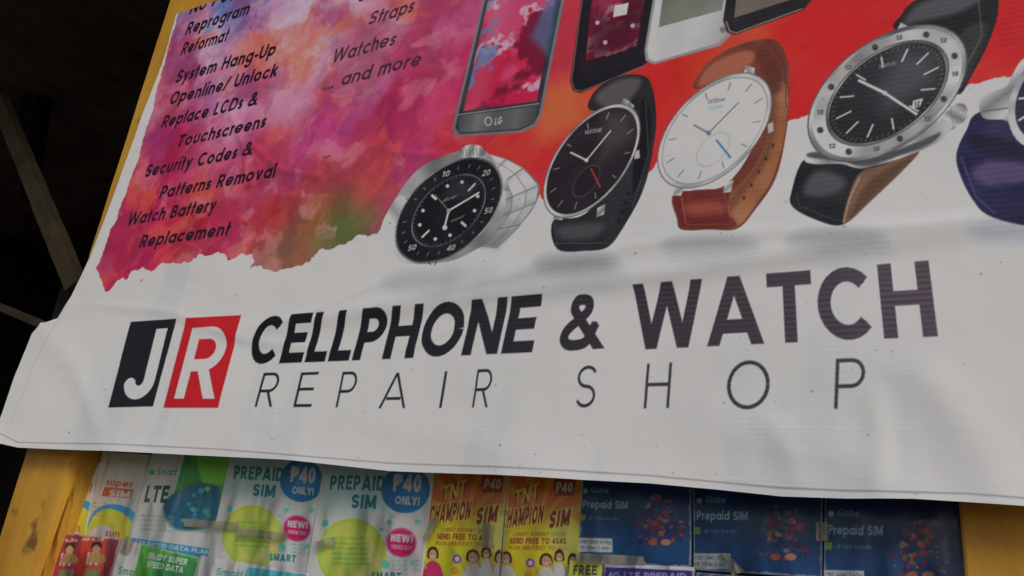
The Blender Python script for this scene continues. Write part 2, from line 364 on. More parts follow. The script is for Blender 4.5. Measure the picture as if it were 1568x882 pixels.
P.poly([(764,-60),(800,-60),(740,168),(712,172)],(225,215,225),f=30,alpha=.16)
P.line([(702,178),(828,162)],1.6,(140,140,148));P.poly([(703,180),(827,165),(821,190),(797,200),(705,205)],bands((703,190),(825,180),(70,110,84,96,66)))
P.circ((750,188),(6,7),(185,185,190));P.circ((750,188),(4.3,5.2),(92,92,100));P.text('LG',(759,194),(770,192),11,(190,190,195),.2,.2)
P.poly([(902,-60),(876,128),(880,143),(892,147),(985,108),(998,98),(1020,-60)],brushed((26,22,28),10))
P.line([(903,-60),(878,128),(883,142),(894,144),(990,106)],1.4,(120,90,90))
P.poly([(916,-60),(900,98),(978,76),(1002,-60)],lambda X,Z:splash(X,Z)*.72)
P.poly([(908,30),(902,98),(978,76),(984,30)],(56,12,28),f=30,alpha=.75)
for px,py in ((918,40),(972,45),(930,70)): P.circ((px,py),3.4,(200,150,170))
P.poly([(945,14),(966,10),(963,28),(942,32)],(205,195,190));P.text('ooo',(930,92),(962,82),6,(150,90,110),.2)
P.poly([(1014,-60),(990,82),(992,98),(1004,104),(1106,76),(1120,62),(1140,-60)],(140,140,142))
P.poly([(1018,-60),(994,82),(997,96),(1006,100),(1102,72),(1115,60),(1136,-60)],bands((1000,60),(1130,60),(196,186,192,170,150)))
P.poly([(1026,-60),(1012,48),(1108,22),(1124,-60)],brushed((100,102,94),34,18))
P.circ((1110,52),(5,5),(115,115,120))
P.poly([(1124,-60),(1110,38),(1116,56),(1128,60),(1232,22),(1250,0),(1256,-60)],brushed((30,28,32),14))
P.poly([(1136,-60),(1127,34),(1226,2),(1236,-60)],brushed((98,88,82),24,20));P.line([(1115,40),(1120,54),(1130,57),(1230,20)],1.5,(150,130,120))
# -------- watches
def fr(c,p,q): return lambda A,B:(c[0]+A*q[0]+B*p[0],c[1]+A*q[1]+B*p[1])
def ell(f,s,n=44,A=0,B=0): return [f(A+s*math.sin(2*math.pi*i/n),B+s*math.cos(2*math.pi*i/n)) for i in range(n)]
def ticks(f,r0,r1,w,col,n=12,skip=()):
    for i in range(n):
        if i in skip: continue
        t=2*math.pi*i/n;P.line([f(r0*math.sin(t),r0*math.cos(t)),f(r1*math.sin(t),r1*math.cos(t))],w,col)
def bracelet(outer,inner,n):
    """steel links between two rails"""
    def at(R,t):
        k=t*(len(R)-1);i=min(int(k),len(R)-2);f=k-i;return (R[i][0]*(1-f)+R[i+1][0]*f,R[i][1]*(1-f)+R[i+1][1]*f)
    O_=cat(outer,False,8);I_=cat(inner,False,8)
    P.poly(O_+I_[::-1],(104,104,108))
    for i in range(n):
        t0,t1=(i+.03)/n,(i+.97)/n
        for s0,s1,g in ((0.02,.31,0),(.33,.67,1),(.69,.98,0)):
            mix=lambda t,s:tuple(np.array(at(O_,t))*(1-s)+np.array(at(I_,t))*s)
            q=[mix(t0,s0),mix(t1,s0),mix(t1,s1),mix(t0,s1)]
            v=(196 if g else 182)+16*math.sin(i*.9+1)-s0*30
            P.poly(q,bands(q[0],q[1],(v-10,v+8,v+6,v-14)))
    P.poly(O_[-8:]+I_[::-1][:8],(90,90,94),f=14,alpha=.5)
# diver watch, steel
bracelet([(752,238),(778,246),(804,260),(828,286),(824,312),(800,346),(764,382)],[(738,262),(752,272),(764,288),(768,312),(764,336),(752,356),(728,378)],6)
P.poly(cat([(594,348),(600,318),(640,262),(690,238),(720,230),(748,236),(764,256),(776,290),(774,326),(756,366),(724,388),(690,402),(640,406),(612,398)]),conic((690,322),150,52,.7))
P.poly(cat([(706,231),(722,223),(740,227),(744,240),(712,243)]),bands((706,232),(742,232),(90,200,120,210,110)))
for i in range(6): P.line([(710+i*5.4,232-i*.6),(711+i*5.4,241-i*.6)],1,(70,70,75))
P.poly(cat([(586,352),(596,324),(612,302),(624,308),(610,340),(606,372),(600,384)]),bands((590,350),(620,320),(196,200,140,180)));P.poly([(760,268),(778,276),(782,296),(770,292)],bands((760,270),(782,290),(90,205,130)))
f1=fr((689,324),(67,-67),(43,39))
P.poly(ell(f1,1.045),conic((689,324),110,60,2.2));P.poly(ell(f1,1.01),brushed((24,24,29),12,40))
for i in range(60):
    t=2*math.pi*i/60;P.line([f1(.965*math.sin(t),.965*math.cos(t)),f1(1.035*math.sin(t),1.035*math.cos(t))],.8,(40,40,45),alpha=.7)
for i in range(24):
    if i%4: t=2*math.pi*i/24;P.line([f1(.84*math.sin(t),.84*math.cos(t)),f1(.90*math.sin(t),.90*math.cos(t))],1.1,(160,160,158))
for t,sx in ((.0,'20'),(1.05,'30'),(2.1,'40'),(3.14,'50'),(5.2,'10')):
    q=f1(.85*math.sin(t),.85*math.cos(t));P.text(sx,(q[0]-6,q[1]+5),(q[0]+6,q[1]+3),9,(190,190,188),.17,.3)
P.poly(ell(f1,.72),conic((689,324),92,40,1.));P.poly(ell(f1,.697),brushed((18,18,22),8))
for i in range(12):
    t=2*math.pi*i/12;
    if i%3==0: P.line([f1(.46*math.sin(t),.46*math.cos(t)),f1(.60*math.sin(t),.60*math.cos(t))],3.4,(198,198,190))
    else: P.circ(f1(.56*math.sin(t),.56*math.cos(t)),2.7,(198,198,190))
ticks(f1,.65,.69,.8,(150,150,150),48)
P.text('diver',(678,312),(700,304),6,(150,150,150),.14,.4);P.text('super',(692,342),(712,334),5,(140,140,140),.14,.4)
P.line([f1(0,0),(735,297)],3,(205,205,200));P.line([f1(0,0),(683,348)],3,(205,205,200));P.circ((683,350),3.8,(205,205,200));P.line([(689,324),(668,300)],1,(200,200,200));P.circ((689,324),3.2,(150,150,152))
P.poly([f1(-.5,.45),f1(.1,.66),f1(.2,.3),f1(-.4,.1)],(130,130,138),f=16,alpha=.22)
# black dress watch
blk=brushed((36,34,38),14,50)
P.poly(cat([(905,172),(916,142),(950,122),(988,121),(1002,140),(1008,190),(1000,250),(986,300),(962,345),(936,382),(900,388),(856,384),(850,340),(900,330),(960,250),(955,180)]),blk)
P.poly(cat([(916,150),(950,128),(985,126),(975,150),(955,165),(925,166)]),(92,88,92),f=10,alpha=.8);P.poly(cat([(985,160),(1000,180),(994,250),(972,300),(975,240)]),(18,16,20),f=5)
P.poly(cat([(860,350),(925,345),(915,366),(866,370)]),(82,80,84),f=16,alpha=.7)
P.line([(853,376),(934,376)],1,(100,98,100));P.line([(992,160),(996,240),(972,320)],1,(92,90,92));P.line([(852,342),(857,382)],1,(92,90,92));P.line([(960,350),(934,384)],1,(92,90,92))
for i in range(4): P.circ((966-i*5,300+i*14),(2,2.6),(8,8,10))
for q in ([(950,172),(958,155),(968,160),(962,184)],[(852,322),(850,338),(864,340),(868,328)],[(918,322),(916,336),(928,332),(930,316)],[(962,172),(966,160),(974,166),(970,190)]): P.poly(q,bands(q[0],q[2],(210,110,190)))
P.poly([(974,236),(982,234),(983,246),(975,248)],(170,170,173))
f2=fr((909,250),(30,-83),(66,-14))
P.poly(ell(f2,1.035),(86,86,90));P.poly(ell(f2,1.015),conic((909,250),168,52,.4));P.poly(ell(f2,.965),(30,28,30));P.poly(ell(f2,.945),brushed((34,27,32),8))
P.poly([f2(-.1,.9),f2(.55,.75),f2(.85,.3),f2(.2,-.1)],(110,100,106),f=34,alpha=.38)
ticks(f2,.76,.88,1.1,(195,190,192));P.poly(ell(f2,.3,20,.05,-.38),(64,58,62));P.poly(ell(f2,.275,20,.05,-.38),(30,25,30))
P.text('WITHE',(898,210),(924,206),6,(180,180,180),.15,.2)
P.line([(901,249),(938,205)],2,(215,215,215));P.line([(901,249),(877,237)],2.2,(215,215,215));P.line([(908,262),(922,290)],1.5,(195,64,38));P.circ((901,249),2.8,(215,215,215))
# white dial, tan strap
P.poly(cat([(1068,142),(1078,112),(1110,86),(1150,70),(1188,67),(1206,92),(1212,140),(1206,210),(1190,278),(1160,325),(1132,356),(1090,357),(1048,357),(1040,340),(1036,300),(1110,290),(1160,220),(1165,150),(1140,120)]),brushed((108,56,44),18,60))
P.poly(cat([(1178,150),(1200,130),(1209,160),(1203,215),(1186,275),(1160,318),(1134,350),(1118,330),(1122,300),(1150,270),(1176,220)]),brushed((144,92,62),20,60))
P.poly(cat([(1178,150),(1190,140),(1186,230),(1150,290),(1122,330),(1118,310),(1150,270),(1174,220)]),(98,56,38),f=12,alpha=.75)
P.poly(cat([(1040,302),(1112,296),(1118,330),(1128,352),(1052,353),(1042,338)]),brushed((102,38,34),14,60))
for i in range(10): P.line([(1047+i*.7,308+i*4),(1047.4+i*.7,310.5+i*4)],1.2,(175,120,90))
P.line([(1054,349),(1124,349),(1112,302)],1,(150,92,70))
P.poly(cat([(1055,318),(1105,314),(1108,330),(1062,334)]),(156,82,66),f=18,alpha=.7)
P.poly(cat([(1072,136),(1090,106),(1140,84),(1160,92),(1135,118),(1100,130)]),(156,90,70),f=9);P.line([(1186,76),(1204,110),(1206,170)],1.1,(60,30,22));P.poly(cat([(1160,90),(1180,84),(1196,110),(1200,140),(1180,150),(1172,120)]),(84,42,32),f=10,alpha=.8)
for i in range(5): P.circ((1186-i*11,228+i*20),(2,2.8),(50,28,20))
for q in ([(1140,118),(1146,106),(1158,110),(1156,132)],[(1036,290),(1034,304),(1046,304),(1050,292)],[(1112,286),(1110,300),(1122,298),(1126,280)]): P.poly(q,bands(q[0],q[2],(215,130,205)))
P.poly([(1178,196),(1186,192),(1187,206),(1179,210)],(165,166,168))
f3=fr((1097,205),(28,-84),(80,-16))
P.poly(ell(f3,1.035),(96,96,98));P.poly(ell(f3,1.015),conic((1097,205),176,44,1.2));P.poly(ell(f3,.955),(128,130,130));P.poly(ell(f3,.938),bands((1060,280),(1130,130),(186,194,200,192)))
ticks(f3,.74,.87,1.4,(88,88,92));P.poly(ell(f3,.31,24,.1,-.36),(160,162,162));P.poly(ell(f3,.29,24,.1,-.36),(198,200,199));
P.text('Witime',(1086,165),(1112,160),7,(80,90,100),.14,.2);P.text('Activite',(1088,174),(1110,170),6,(90,160,190),.14,.2)
P.line([(1088,209),(1133,163)],1.9,(104,106,112));P.line([(1088,209),(1066,197)],2.4,(104,106,112));P.line([(1100,220),(1121,246)],2.4,(36,100,165));P.circ((1088,209),3.6,(100,100,105))
# steel chronometer, black strap
P.poly(cat([(1372,52),(1380,30),(1400,8),(1450,-12),(1520,-10),(1528,25),(1514,70),(1490,118),(1466,150),(1440,90)]),brushed((28,28,31),14,40))
P.poly(cat([(1385,42),(1405,14),(1450,0),(1500,2),(1470,24),(1420,36)]),(84,84,90),f=12,alpha=.8);P.poly(cat([(1470,60),(1500,40),(1512,50),(1488,108),(1468,130)]),(60,58,60),f=10,alpha=.6);P.line([(1498,0),(1504,60),(1474,118)],1.2,(105,105,107))
P.poly(cat([(1236,246),(1214,300),(1216,322),(1246,340),(1288,352),(1312,330),(1360,280),(1400,240),(1300,230)]),brushed((28,28,32),12,50))
P.poly(cat([(1318,270),(1352,258),(1408,236),(1380,270),(1330,318),(1294,350),(1300,310)]),brushed((112,82,62),16,60));P.poly(cat([(1330,285),(1390,248),(1400,242),(1330,318),(1302,342)]),(60,44,34),f=10,alpha=.6);P.line([(1318,276),(1302,312),(1294,346)],1.4,(176,168,160))
P.poly(cat([(1250,268),(1290,276),(1294,292),(1262,306),(1232,300)]),(96,96,104),f=14,alpha=.6);P.line([(1222,300),(1226,320),(1284,344)],1,(90,90,94))
P.poly(cat([(1440,190),(1462,166),(1478,166),(1482,184),(1466,200),(1446,206)]),bands((1450,200),(1480,170),(90,200,120,200,110)));
for i in range(6): P.line([(1456+i*4,168+i),(1460+i*4,200-i*3)],1,(66,66,70))
f4=fr((1360,148),(46,-101),(108,-10))
P.poly(cat([(1240,196),(1232,244),(1246,256),(1290,256),(1330,262),(1420,232),(1452,210),(1440,190)]),bands((1236,240),(1450,215),(215,120,190,90,205,130,180)))
P.poly(cat([(1240,246),(1290,252),(1330,258),(1420,228),(1440,208),(1400,225),(1330,244),(1250,238)]),(70,70,74),f=5)
P.poly([(1372,56),(1380,40),(1392,46),(1388,58)],(170,170,174));P.poly([(1456,84),(1470,76),(1478,96),(1468,104)],(150,150,154))
P.poly(ell(f4,1.04),(74,74,78));P.poly(ell(f4,1.02),conic((1360,148),140,66,2.));P.poly(ell(f4,.97),conic((1360,148),160,44,.6));P.poly(ell(f4,.80),(60,60,64));P.poly(ell(f4,.785),conic((1360,148),120,60,3.))
for i in range(8):
    t=math.pi*i/4+.2;q=f4(.885*math.sin(t),.885*math.cos(t));P.circ(q,5.2,(92,92,95));P.circ(q,3.8,(36,36,40));P.line([(q[0]-2.5,q[1]+1),(q[0]+2.5,q[1]-1)],.9,(150,150,150))
for i in range(8):
    t=math.pi*i/4+.55;q=f4(.885*math.sin(t),.885*math.cos(t));P.text('18'if i%2 else '12',(q[0]-5,q[1]+4),(q[0]+5,q[1]+3),7,(60,60,64),.2,.1)
P.poly(ell(f4,.755),(24,24,28));P.poly(ell(f4,.74),lambda X,Z:np.array((28,28,32))+30*(fbm(X,Z,10,4,2)[...,None]-.35))
P.poly([f4(-.1,.65),f4(.45,.5),f4(.6,.1),f4(.1,-.3),f4(-.15,.1)],(110,110,118),f=40,alpha=.4)
ticks(f4,.48,.66,2.2,(190,190,188));ticks(f4,.69,.725,.9,(150,150,150),60)
P.line([(1356,148),(1317,129)],3.6,(212,212,210));P.line([(1356,148),(1404,180)],3,(212,212,210));P.line([(1344,140),(1380,166)],1,(200,200,200));P.circ((1356,148),3.6,(180,180,182));P.poly([(1399,160),(1414,156),(1410,168),(1397,172)],(200,200,200));P.text('12',(1400,169),(1409,167),7,(30,30,30),.2,.1)
P.text('watch',(1347,110),(1372,105),6,(150,150,150),.14,.2)
# blue strap watch at the right
P.poly(cat([(1502,176),(1480,205),(1465,240),(1470,272),(1490,312),(1520,340),(1600,352),(1680,330),(1690,200),(1600,160)]),brushed((34,32,66),22,40))
P.poly(cat([(1494,262),(1530,250),(1600,262),(1600,285),(1530,290),(1500,282)]),(110,92,125),f=14,alpha=.6,rough=4);P.line([(1472,246),(1494,306),(1524,334)],1.3,(100,98,140))
P.poly(cat([(1484,215),(1530,215),(1568,230),(1568,245),(1500,240)]),(18,18,40),f=14,alpha=.8)
P.poly(cat([(1500,160),(1512,148),(1540,138),(1550,120),(1572,92),(1640,70),(1700,120),(1690,200),(1620,240),(1560,210),(1540,190),(1506,186)]),bands((1500,150),(1580,210),(205,120,195,90,190)))
P.line([(1506,176),(1546,170),(1556,200)],2,(90,90,96))
f5=fr((1620,150),(20,-84),(74,-8));P.poly(ell(f5,1.0),conic((1620,150),170,50));P.poly(ell(f5,.86),(34,38,62));ticks(f5,.6,.8,3,(200,200,200))
# -------- printed lettering
ink=(26,15,30)
def cen(s_,xl,xr,yc,h=20,col=ink,w=.2,lean=.36):
    sl=slope((xl+xr)/2,yc);P.text(s_,(xl,yc+h*.5-sl*(xr-xl)/2),(xr-lean*h*.4,yc+h*.5+sl*(xr-xl)/2),h,col,w,lean)
cen('No Power',292,392,-3);cen('Reprogram',286,384,30);cen('Reformat',279,352,66);cen('System Hang-Up',271,424,98);cen('Openline/ Unlock',262,427,131)
cen('Replace LCDs &',250,397,171);cen('Touchscreens',273,410,203);cen('Security Codes &',225,390,247);cen('Patterns Removal',247,425,280);cen('Watch Battery',198,334,327);cen('Replacement',217,355,362)
c2=(66,36,56)
cen('Chargers',548,640,-18,21,c2,.16);cen('Straps',565,636,20,22,c2,.17);cen('Watches',508,608,74,22,c2,.17);cen('... and more',497,647,110,22,c2,.17)
# logo blocks
P.poly([(206,495),(275,490),(240,624),(173,626)],(22,22,26));P.text('J',(190,614),(236,613),106,(201,204,208),.19,.25)
P.poly([(290,489),(373,484),(338,626),(256,626)],(178,26,34))
P.text('R',(272,612),(334,612),108,(201,204,208),.17,.25)
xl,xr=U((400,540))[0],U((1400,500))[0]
def sheen_ink(X,Z):  # sky sheen painted into the ink: black at left, greyer and striped rightward
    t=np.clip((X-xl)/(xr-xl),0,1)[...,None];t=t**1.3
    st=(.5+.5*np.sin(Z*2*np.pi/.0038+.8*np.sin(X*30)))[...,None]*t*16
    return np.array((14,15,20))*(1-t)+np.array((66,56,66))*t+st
P.text('CELLPHONE',(379,559),(817,541),72,sheen_ink,.205,.30,.08)
P.text('&',(857,540),(920,536),84,sheen_ink,.19,.12)
P.text('WATCH',(970,538),(1437,519),99,sheen_ink,.20,.02,.08)
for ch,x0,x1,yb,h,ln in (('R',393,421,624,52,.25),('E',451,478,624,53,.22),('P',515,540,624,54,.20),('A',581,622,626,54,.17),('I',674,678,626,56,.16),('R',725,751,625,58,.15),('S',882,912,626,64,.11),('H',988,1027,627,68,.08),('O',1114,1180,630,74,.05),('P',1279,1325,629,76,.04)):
    P.text(ch,(x0,yb),(x1,yb-.5),h,lambda X,Z:sheen_ink(X,Z)*.8+8,.08,ln)
# hem stitch, specks of dirt
hem=[(8,664),(40,680),(180,682),(340,689),(600,710),(760,716),(1000,730),(1200,749),(1300,754),(1480,759),(1568,766),(1740,778)]
P.line(hem,1.3,(120,118,118),alpha=.75);P.line([(30,650),(62,560),(90,505),(112,468)],1.1,(140,138,138),alpha=.6)
for i in range(170):
    px,py=random.uniform(60,1568),random.uniform(60,760);r=random.choice((.7,.8,1,1,1.5));P.circ((px,py),(r,r*.8),(85,66,50),alpha=random.uniform(.3,.85))
for pl in ([(497,243),(507,240)],[(655,398),(662,407)],[(672,400),(668,408)]): P.line(pl,1.6,(50,40,34))
# threads of the woven vinyl and light dust
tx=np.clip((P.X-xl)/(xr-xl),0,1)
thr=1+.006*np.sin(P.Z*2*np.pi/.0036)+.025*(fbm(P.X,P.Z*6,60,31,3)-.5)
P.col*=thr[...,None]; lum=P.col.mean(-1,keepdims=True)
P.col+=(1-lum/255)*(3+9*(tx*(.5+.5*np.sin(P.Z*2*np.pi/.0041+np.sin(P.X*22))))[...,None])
# grime: faint streaks and water stains on the sheet
P.col*=(1-.06*sst(.5,.75,fbm(P.X*2.2,P.Z*.5,9,51,4)))[...,None]
# -------- shape: folds of the hanging sheet
d=.0020*np.sin(x*7.0+z*3)+.0026*(fbm(x,z,3.0,40,3)-.5)+.0010*(fbm(x,z*1.6,14,41,4)-.5)
def crease(pts,amp,wid,asym=0):
    global d
    Q=np.array([U(p) for p in pts]);ax_=0 if np.ptp(Q[:,0])>=np.ptp(Q[:,1]) else 1
    Q=Q[np.argsort(Q[:,ax_])];c,o=(x,z) if ax_==0 else (z,x)
    lo,hi=Q[0,ax_],Q[-1,ax_];mg=(hi-lo)*.22
    cc=np.linspace(lo-.1,hi+.1,300);vc=np.interp(cc,Q[:,ax_],Q[:,1-ax_]);vc=np.convolve(np.pad(vc,12,mode='edge'),np.ones(25)/25,'valid')
    dist=o-np.interp(c,cc,vc);fd=sst(lo-mg,lo+mg,c)*(1-sst(hi-mg,hi+mg,c))
    d=d+amp*fd*(np.exp(-(dist/wid)**2)+asym*np.tanh(dist/wid)*np.exp(-(dist/(wid*5))**2))
crease([(400,505),(620,470),(830,446),(1050,420),(1260,385),(1568,345),(1690,325)],.0020,.009,.5)
crease([(560,470),(760,430),(1000,375),(1300,352)],.0009,.006,.3)
crease([(150,470),(260,478),(370,520),(520,540)],.0008,.006,.3);crease([(420,500),(500,470),(600,430)],.0008,.004,.3);crease([(620,540),(700,500),(760,470)],.0007,.004,.3)
crease([(380,215),(430,262),(500,275)],.0010,.005);crease([(350,160),(380,240),(390,300)],.0009,.006);crease([(600,235),(700,240)],.0008,.004)
crease([(1060,640),(1250,690),(1420,770)],.0014,.02,.3);crease([(1400,560),(1480,660),(1530,780)],.0015,.018,.3);crease([(560,640),(760,690),(900,740)],.0008,.018)
crease([(60,500),(120,560),(170,690)],.0010,.018,.3);crease([(540,0),(620,120),(600,250)],.0012,.012);crease([(1180,640),(1220,720),(1230,762)],.0008,.01)
crease([(1290,360),(1420,350),(1568,330)],.0010,.005,.3);crease([(1340,600),(1350,700),(1345,762)],.0008,.008)
edge=np.exp(-(z-zb)/.015);d+=edge*(.0015+.0012*np.sin(x*26))+.004*np.exp(-(((x-U((20,640))[0])/.12)**2+((z-U((20,640))[1])/.12)**2))
d-=d.min()*0.5
PP=np.stack([x,-.002-d,z],-1)
grid_obj('shop_banner',PP,P.col,print_mat('printed_vinyl',.5,weave=True),K_B)
# ---------------------------------------------------------------- SIM packages on the board
pm=print_mat('glossy_print',.4,coat=.3,dirt=.2)
def pack(quad,y0,base,fn,tilt=0):
    Q=[U(p,y0) for p in quad];Wd=np.linalg.norm(Q[1]-Q[0]);H=np.linalg.norm(Q[3]-Q[0])
    nx=max(12,int(Wd/.0006));ny=max(12,int(H/.0006));s,t=np.meshgrid(np.linspace(0,1,nx),np.linspace(0,1,ny))
    TL,TR,BR,BL=Q
    G=lambda k:(1-t)*((1-s)*BL[k]+s*BR[k])+t*((1-s)*TL[k]+s*TR[k])
    X,Z=G(0),G(1);p=Painter(X,Z,y0,base,.0007);fn(p)
    n=fbm(X,Z,25,int(X[0,0]*97)%50,2)
    # worn white card edges, print mottling
    ed=np.minimum(np.minimum(s,1-s)*Wd,np.minimum(t,1-t)*H);wn=(ed<.0012*(fbm(X,Z,150,3,3)*2))[...,None]*.5
    p.col=p.col*(1-wn)+170*wn;p.col*=(.86+.2*fbm(X,Z,50,12,5))[...,None]
    cx,cz=X.mean(),Z.mean();ct,st_=math.cos(tilt),math.sin(tilt);X2=cx+(X-cx)*ct-(Z-cz)*st_;Z2=cz+(X-cx)*st_+(Z-cz)*ct
    Y=y0-.0016*(n-.5)-.002*np.sin(s*math.pi)*np.sin(t*math.pi)+.0008
    return grid_obj('sim_card_package',np.stack([X2,Y,Z2],-1),p.col,pm,K_P,back=.003)
def f_sun(dx,dy):
    def fn(p):
        c=lambda x,y:(x+dx,y+dy)
        p.poly([c(60,700),c(160,700),c(150,760),c(75,760)],(180,185,175))
        p.poly([c(98,738),c(142,741),c(138,755),c(93,752)],(205,70,36));p.text('SIM',c(105,752),c(136,754),10,(225,220,200),.2);p.text('super',c(100,735),c(140,738),10,(195,60,36),.2)
        p.poly(cat([c(70,800),c(85,772),c(115,764),c(145,778),c(150,830),c(60,830)]),(40,120,180));p.poly(cat([c(66,815),c(84,780),c(112,772),c(140,790),c(150,830),c(60,830)]),(205,178,50))
        p.circ(c(95,818),22,(195,195,180));p.text('sun',c(98,813),c(120,815),12,(200,64,40),.2)
        for i in range(4): p.text('free text calls',c(78,764+i*6),c(100,765+i*6),4,(90,90,90),.14)
    return fn
pack([(95,690),(153,692),(128,822),(68,808)],.046,(185,180,150),f_sun(0,0),.02);pack([(155,692),(226,695),(196,828),(130,822)],.0435,(185,180,150),f_sun(62,8),-.015)
def f_lte(p):
    p.poly([(285,690),(360,690),(330,800),(262,780)],(46,122,46));p.poly(cat([(250,775),(280,748),(330,740),(328,800),(270,812)]),(26,80,104),f=10)
    p.poly([(300,700),(352,700),(340,745),(310,740)],(96,165,46),f=6);p.text('Smart',(240,727),(271,728),11,(50,115,60),.19);p.circ((233,722),5,(50,145,70));p.text('LTE',(220,768),(256,770),26,(24,60,40),.23)
    p.poly([(200,822),(325,842),(322,858),(195,838)],(44,115,168));p.text('UNLIMITED DATA PLAN',(206,832),(318,850),6,(210,215,215),.16)
    for i in range(26): 
        q=(262+random.random()*58,748+random.random()*52);p.circ(q,random.uniform(1,5),random.choice([(60,150,190),(150,200,80),(30,70,60),(40,100,140),(80,140,110)]),alpha=.6)
    for i in range(4): p.text('unlimited surf all day',(212,790+i*7),(266,794+i*7),4.6,(90,110,100),.14)
pack([(235,685),(356,690),(320,858),(192,834)],.041,(182,192,182),f_lte,.012)
def f_pre(o,k):
    def fn(p):
        c=lambda x,y:(o[0]+x*k,o[1]+y*k);teal=(24,86,98)
        p.poly([c(0,-30),c(150,-30),c(140,60),c(-10,60)],(136,180,188),f=50)
        p.circ(c(38,112),48*k,(138,180,48));p.circ(c(38,112),(46*k,44*k),(152,192,66));p.circ(c(112,25),33*k,(16,84,134));p.circ(c(118,18),22*k,(36,108,158),f=16,alpha=.6)
        p.circ(c(50,125),(30*k,26*k),(180,202,104),f=20,alpha=.7);p.poly(cat([c(20,120),c(34,104),c(52,100),c(60,116),c(48,138),c(28,140)]),(110,150,50),f=6,alpha=.5)
        p.text('PREPAID',c(8,24),c(84,27),20*k,teal,.23,.1);p.text('SIM',c(38,50),c(72,52),19*k,teal,.23,.1)
        p.text('\u20b140',c(94,27),c(132,29),24*k,(200,214,220),.22,.1);p.text('ONLY!',c(98,45),c(130,47),11*k,(200,214,220),.2,.1)
        p.circ(c(106,98),21*k,(208,84,134));p.circ(c(106,98),18.5*k,(174,14,76));p.text('NEW!',c(92,96),c(121,98),10*k,(225,210,220),.24,.1);p.text('TRIPLE CUT',c(92,106),c(120,108),5*k,(220,195,210),.16,.1)
        for i in range(6): p.text('get affordable offers',c(10,92+i*7),c(64,94+i*7),4.4*k,(80,115,54),.14,.1)
        for i in range(3): p.text('talk text surf',c(96,124+i*6),c(130,125+i*6),4*k,(70,110,110),.14,.1)
        p.text('SMART',c(64,148),c(104,150),11*k,teal,.25,.1)
        for q in ((2,70,5),(-4,100,4),(90,70,4),(84,128,6),(10,160,9),(128,70,4),(94,62,2),(80,80,2.5),(120,126,3),(2,84,2)): p.circ(c(*q[:2]),q[2]*k,(76,156,138))
        p.poly([c(-20,150),c(50,158),c(45,190),c(-30,185)],(76,156,146),f=14)
    return fn
pack([(353,692),(498,698),(463,900),(312,876)],.040,(172,190,184),f_pre((349,710),1.0),-.014)
pack([(500,696),(667,702),(640,910),(462,900)],.0375,(174,192,186),f_pre((496,722),1.12),.01)
def f_tnt(o,seed):
    def fn(p):
        c=lambda x,y:(o[0]+x,o[1]+y)
        p.poly([c(-20,-40),c(130,-40),c(130,60),c(-20,60)],(196,76,22),f=60);p.circ(c(96,92),(22,34),(240,222,90),f=34,alpha=.9)
        rr=random.Random(seed)
        for i in range(14): an=i*.449;p.poly([c(56,70),c(56+120*math.cos(an),70+120*math.sin(an)),c(56+120*math.cos(an+.16),70+120*math.sin(an+.16))],(240,190,60),f=3,alpha=.25)
        p.text('TNT',c(20,42),c(60,30),26,(104,40,16),.38,.1);p.text('TNT',c(21,41),c(59,29),24,(226,188,60),.17,.1)
        p.poly([c(82,0),c(116,0),c(112,26),c(84,26)],(104,50,26));p.text('P40',c(86,20),c(110,20),15,(225,215,185),.2,.1)
        p.text('CHAMPION',c(-1,76),c(66,69),31,(240,200,66),.42,.15,.12);p.text('SIM',c(73,77),c(106,72),29,(240,200,66),.42,.15,.12)
        p.text('CHAMPION',c(0,75),c(65,68),29,(100,24,14),.25,.15,.17);p.text('SIM',c(74,76),c(105,71),27,(100,24,14),.25,.15,.17)
        p.text('LOWEST INTERNET OFFERS',c(20,86),c(100,88),5.5,(90,50,20),.17,.1);p.text('SEND FREE TO 4545',c(14,98),c(100,100),9,(80,30,20),.22,.1);p.text('PLUS UNLITEXT TO ALL',c(12,107),c(102,109),6,(90,50,20),.18,.1)
        for x_,s_,hy in ((8,1.1,122),(70,1.2,126),(90,.9,120),(110,.9,126)):
            cl=rr.choice([(190,190,190),(170,36,80),(194,194,200),(174,114,36)])
            p.poly(cat([c(x_-15*s_,170),c(x_-12*s_,hy+20),c(x_-4*s_,hy+10),c(x_+4*s_,hy+10),c(x_+12*s_,hy+20),c(x_+14*s_,170)]),brushed(cl,14,120))
            p.poly(cat([c(x_-7.5*s_,hy+5),c(x_-7*s_,hy-8),c(x_,hy-13),c(x_+7*s_,hy-8),c(x_+7.5*s_,hy+5)]),(38,24,20))
            p.circ(c(x_,hy),(5.5*s_,7.5*s_),(184,124,94));p.line([c(x_-2.5*s_,hy+3),c(x_+2.5*s_,hy+3)],1.4,(225,205,195))
            p.circ(c(x_-2*s_,hy-2),.8,(50,30,26));p.circ(c(x_+2*s_,hy-2),.8,(50,30,26))
            p.line([c(x_-10*s_,hy+20),c(x_-16*s_,hy+2)],3.4,(180,120,92))
        p.circ(c(46,128),7,(104,50,134));p.circ(c(46,128),3.5,(215,205,225));p.circ(c(42,146),6,(195,115,28))
    return fn
pack([(664,702),(778,706),(762,902),(640,900)],.039,(228,152,24),f_tnt((655,728),1),-.008)
pack([(780,706),(893,708),(884,904),(763,902)],.0365,(228,152,24),f_tnt((766,734),2),.012)
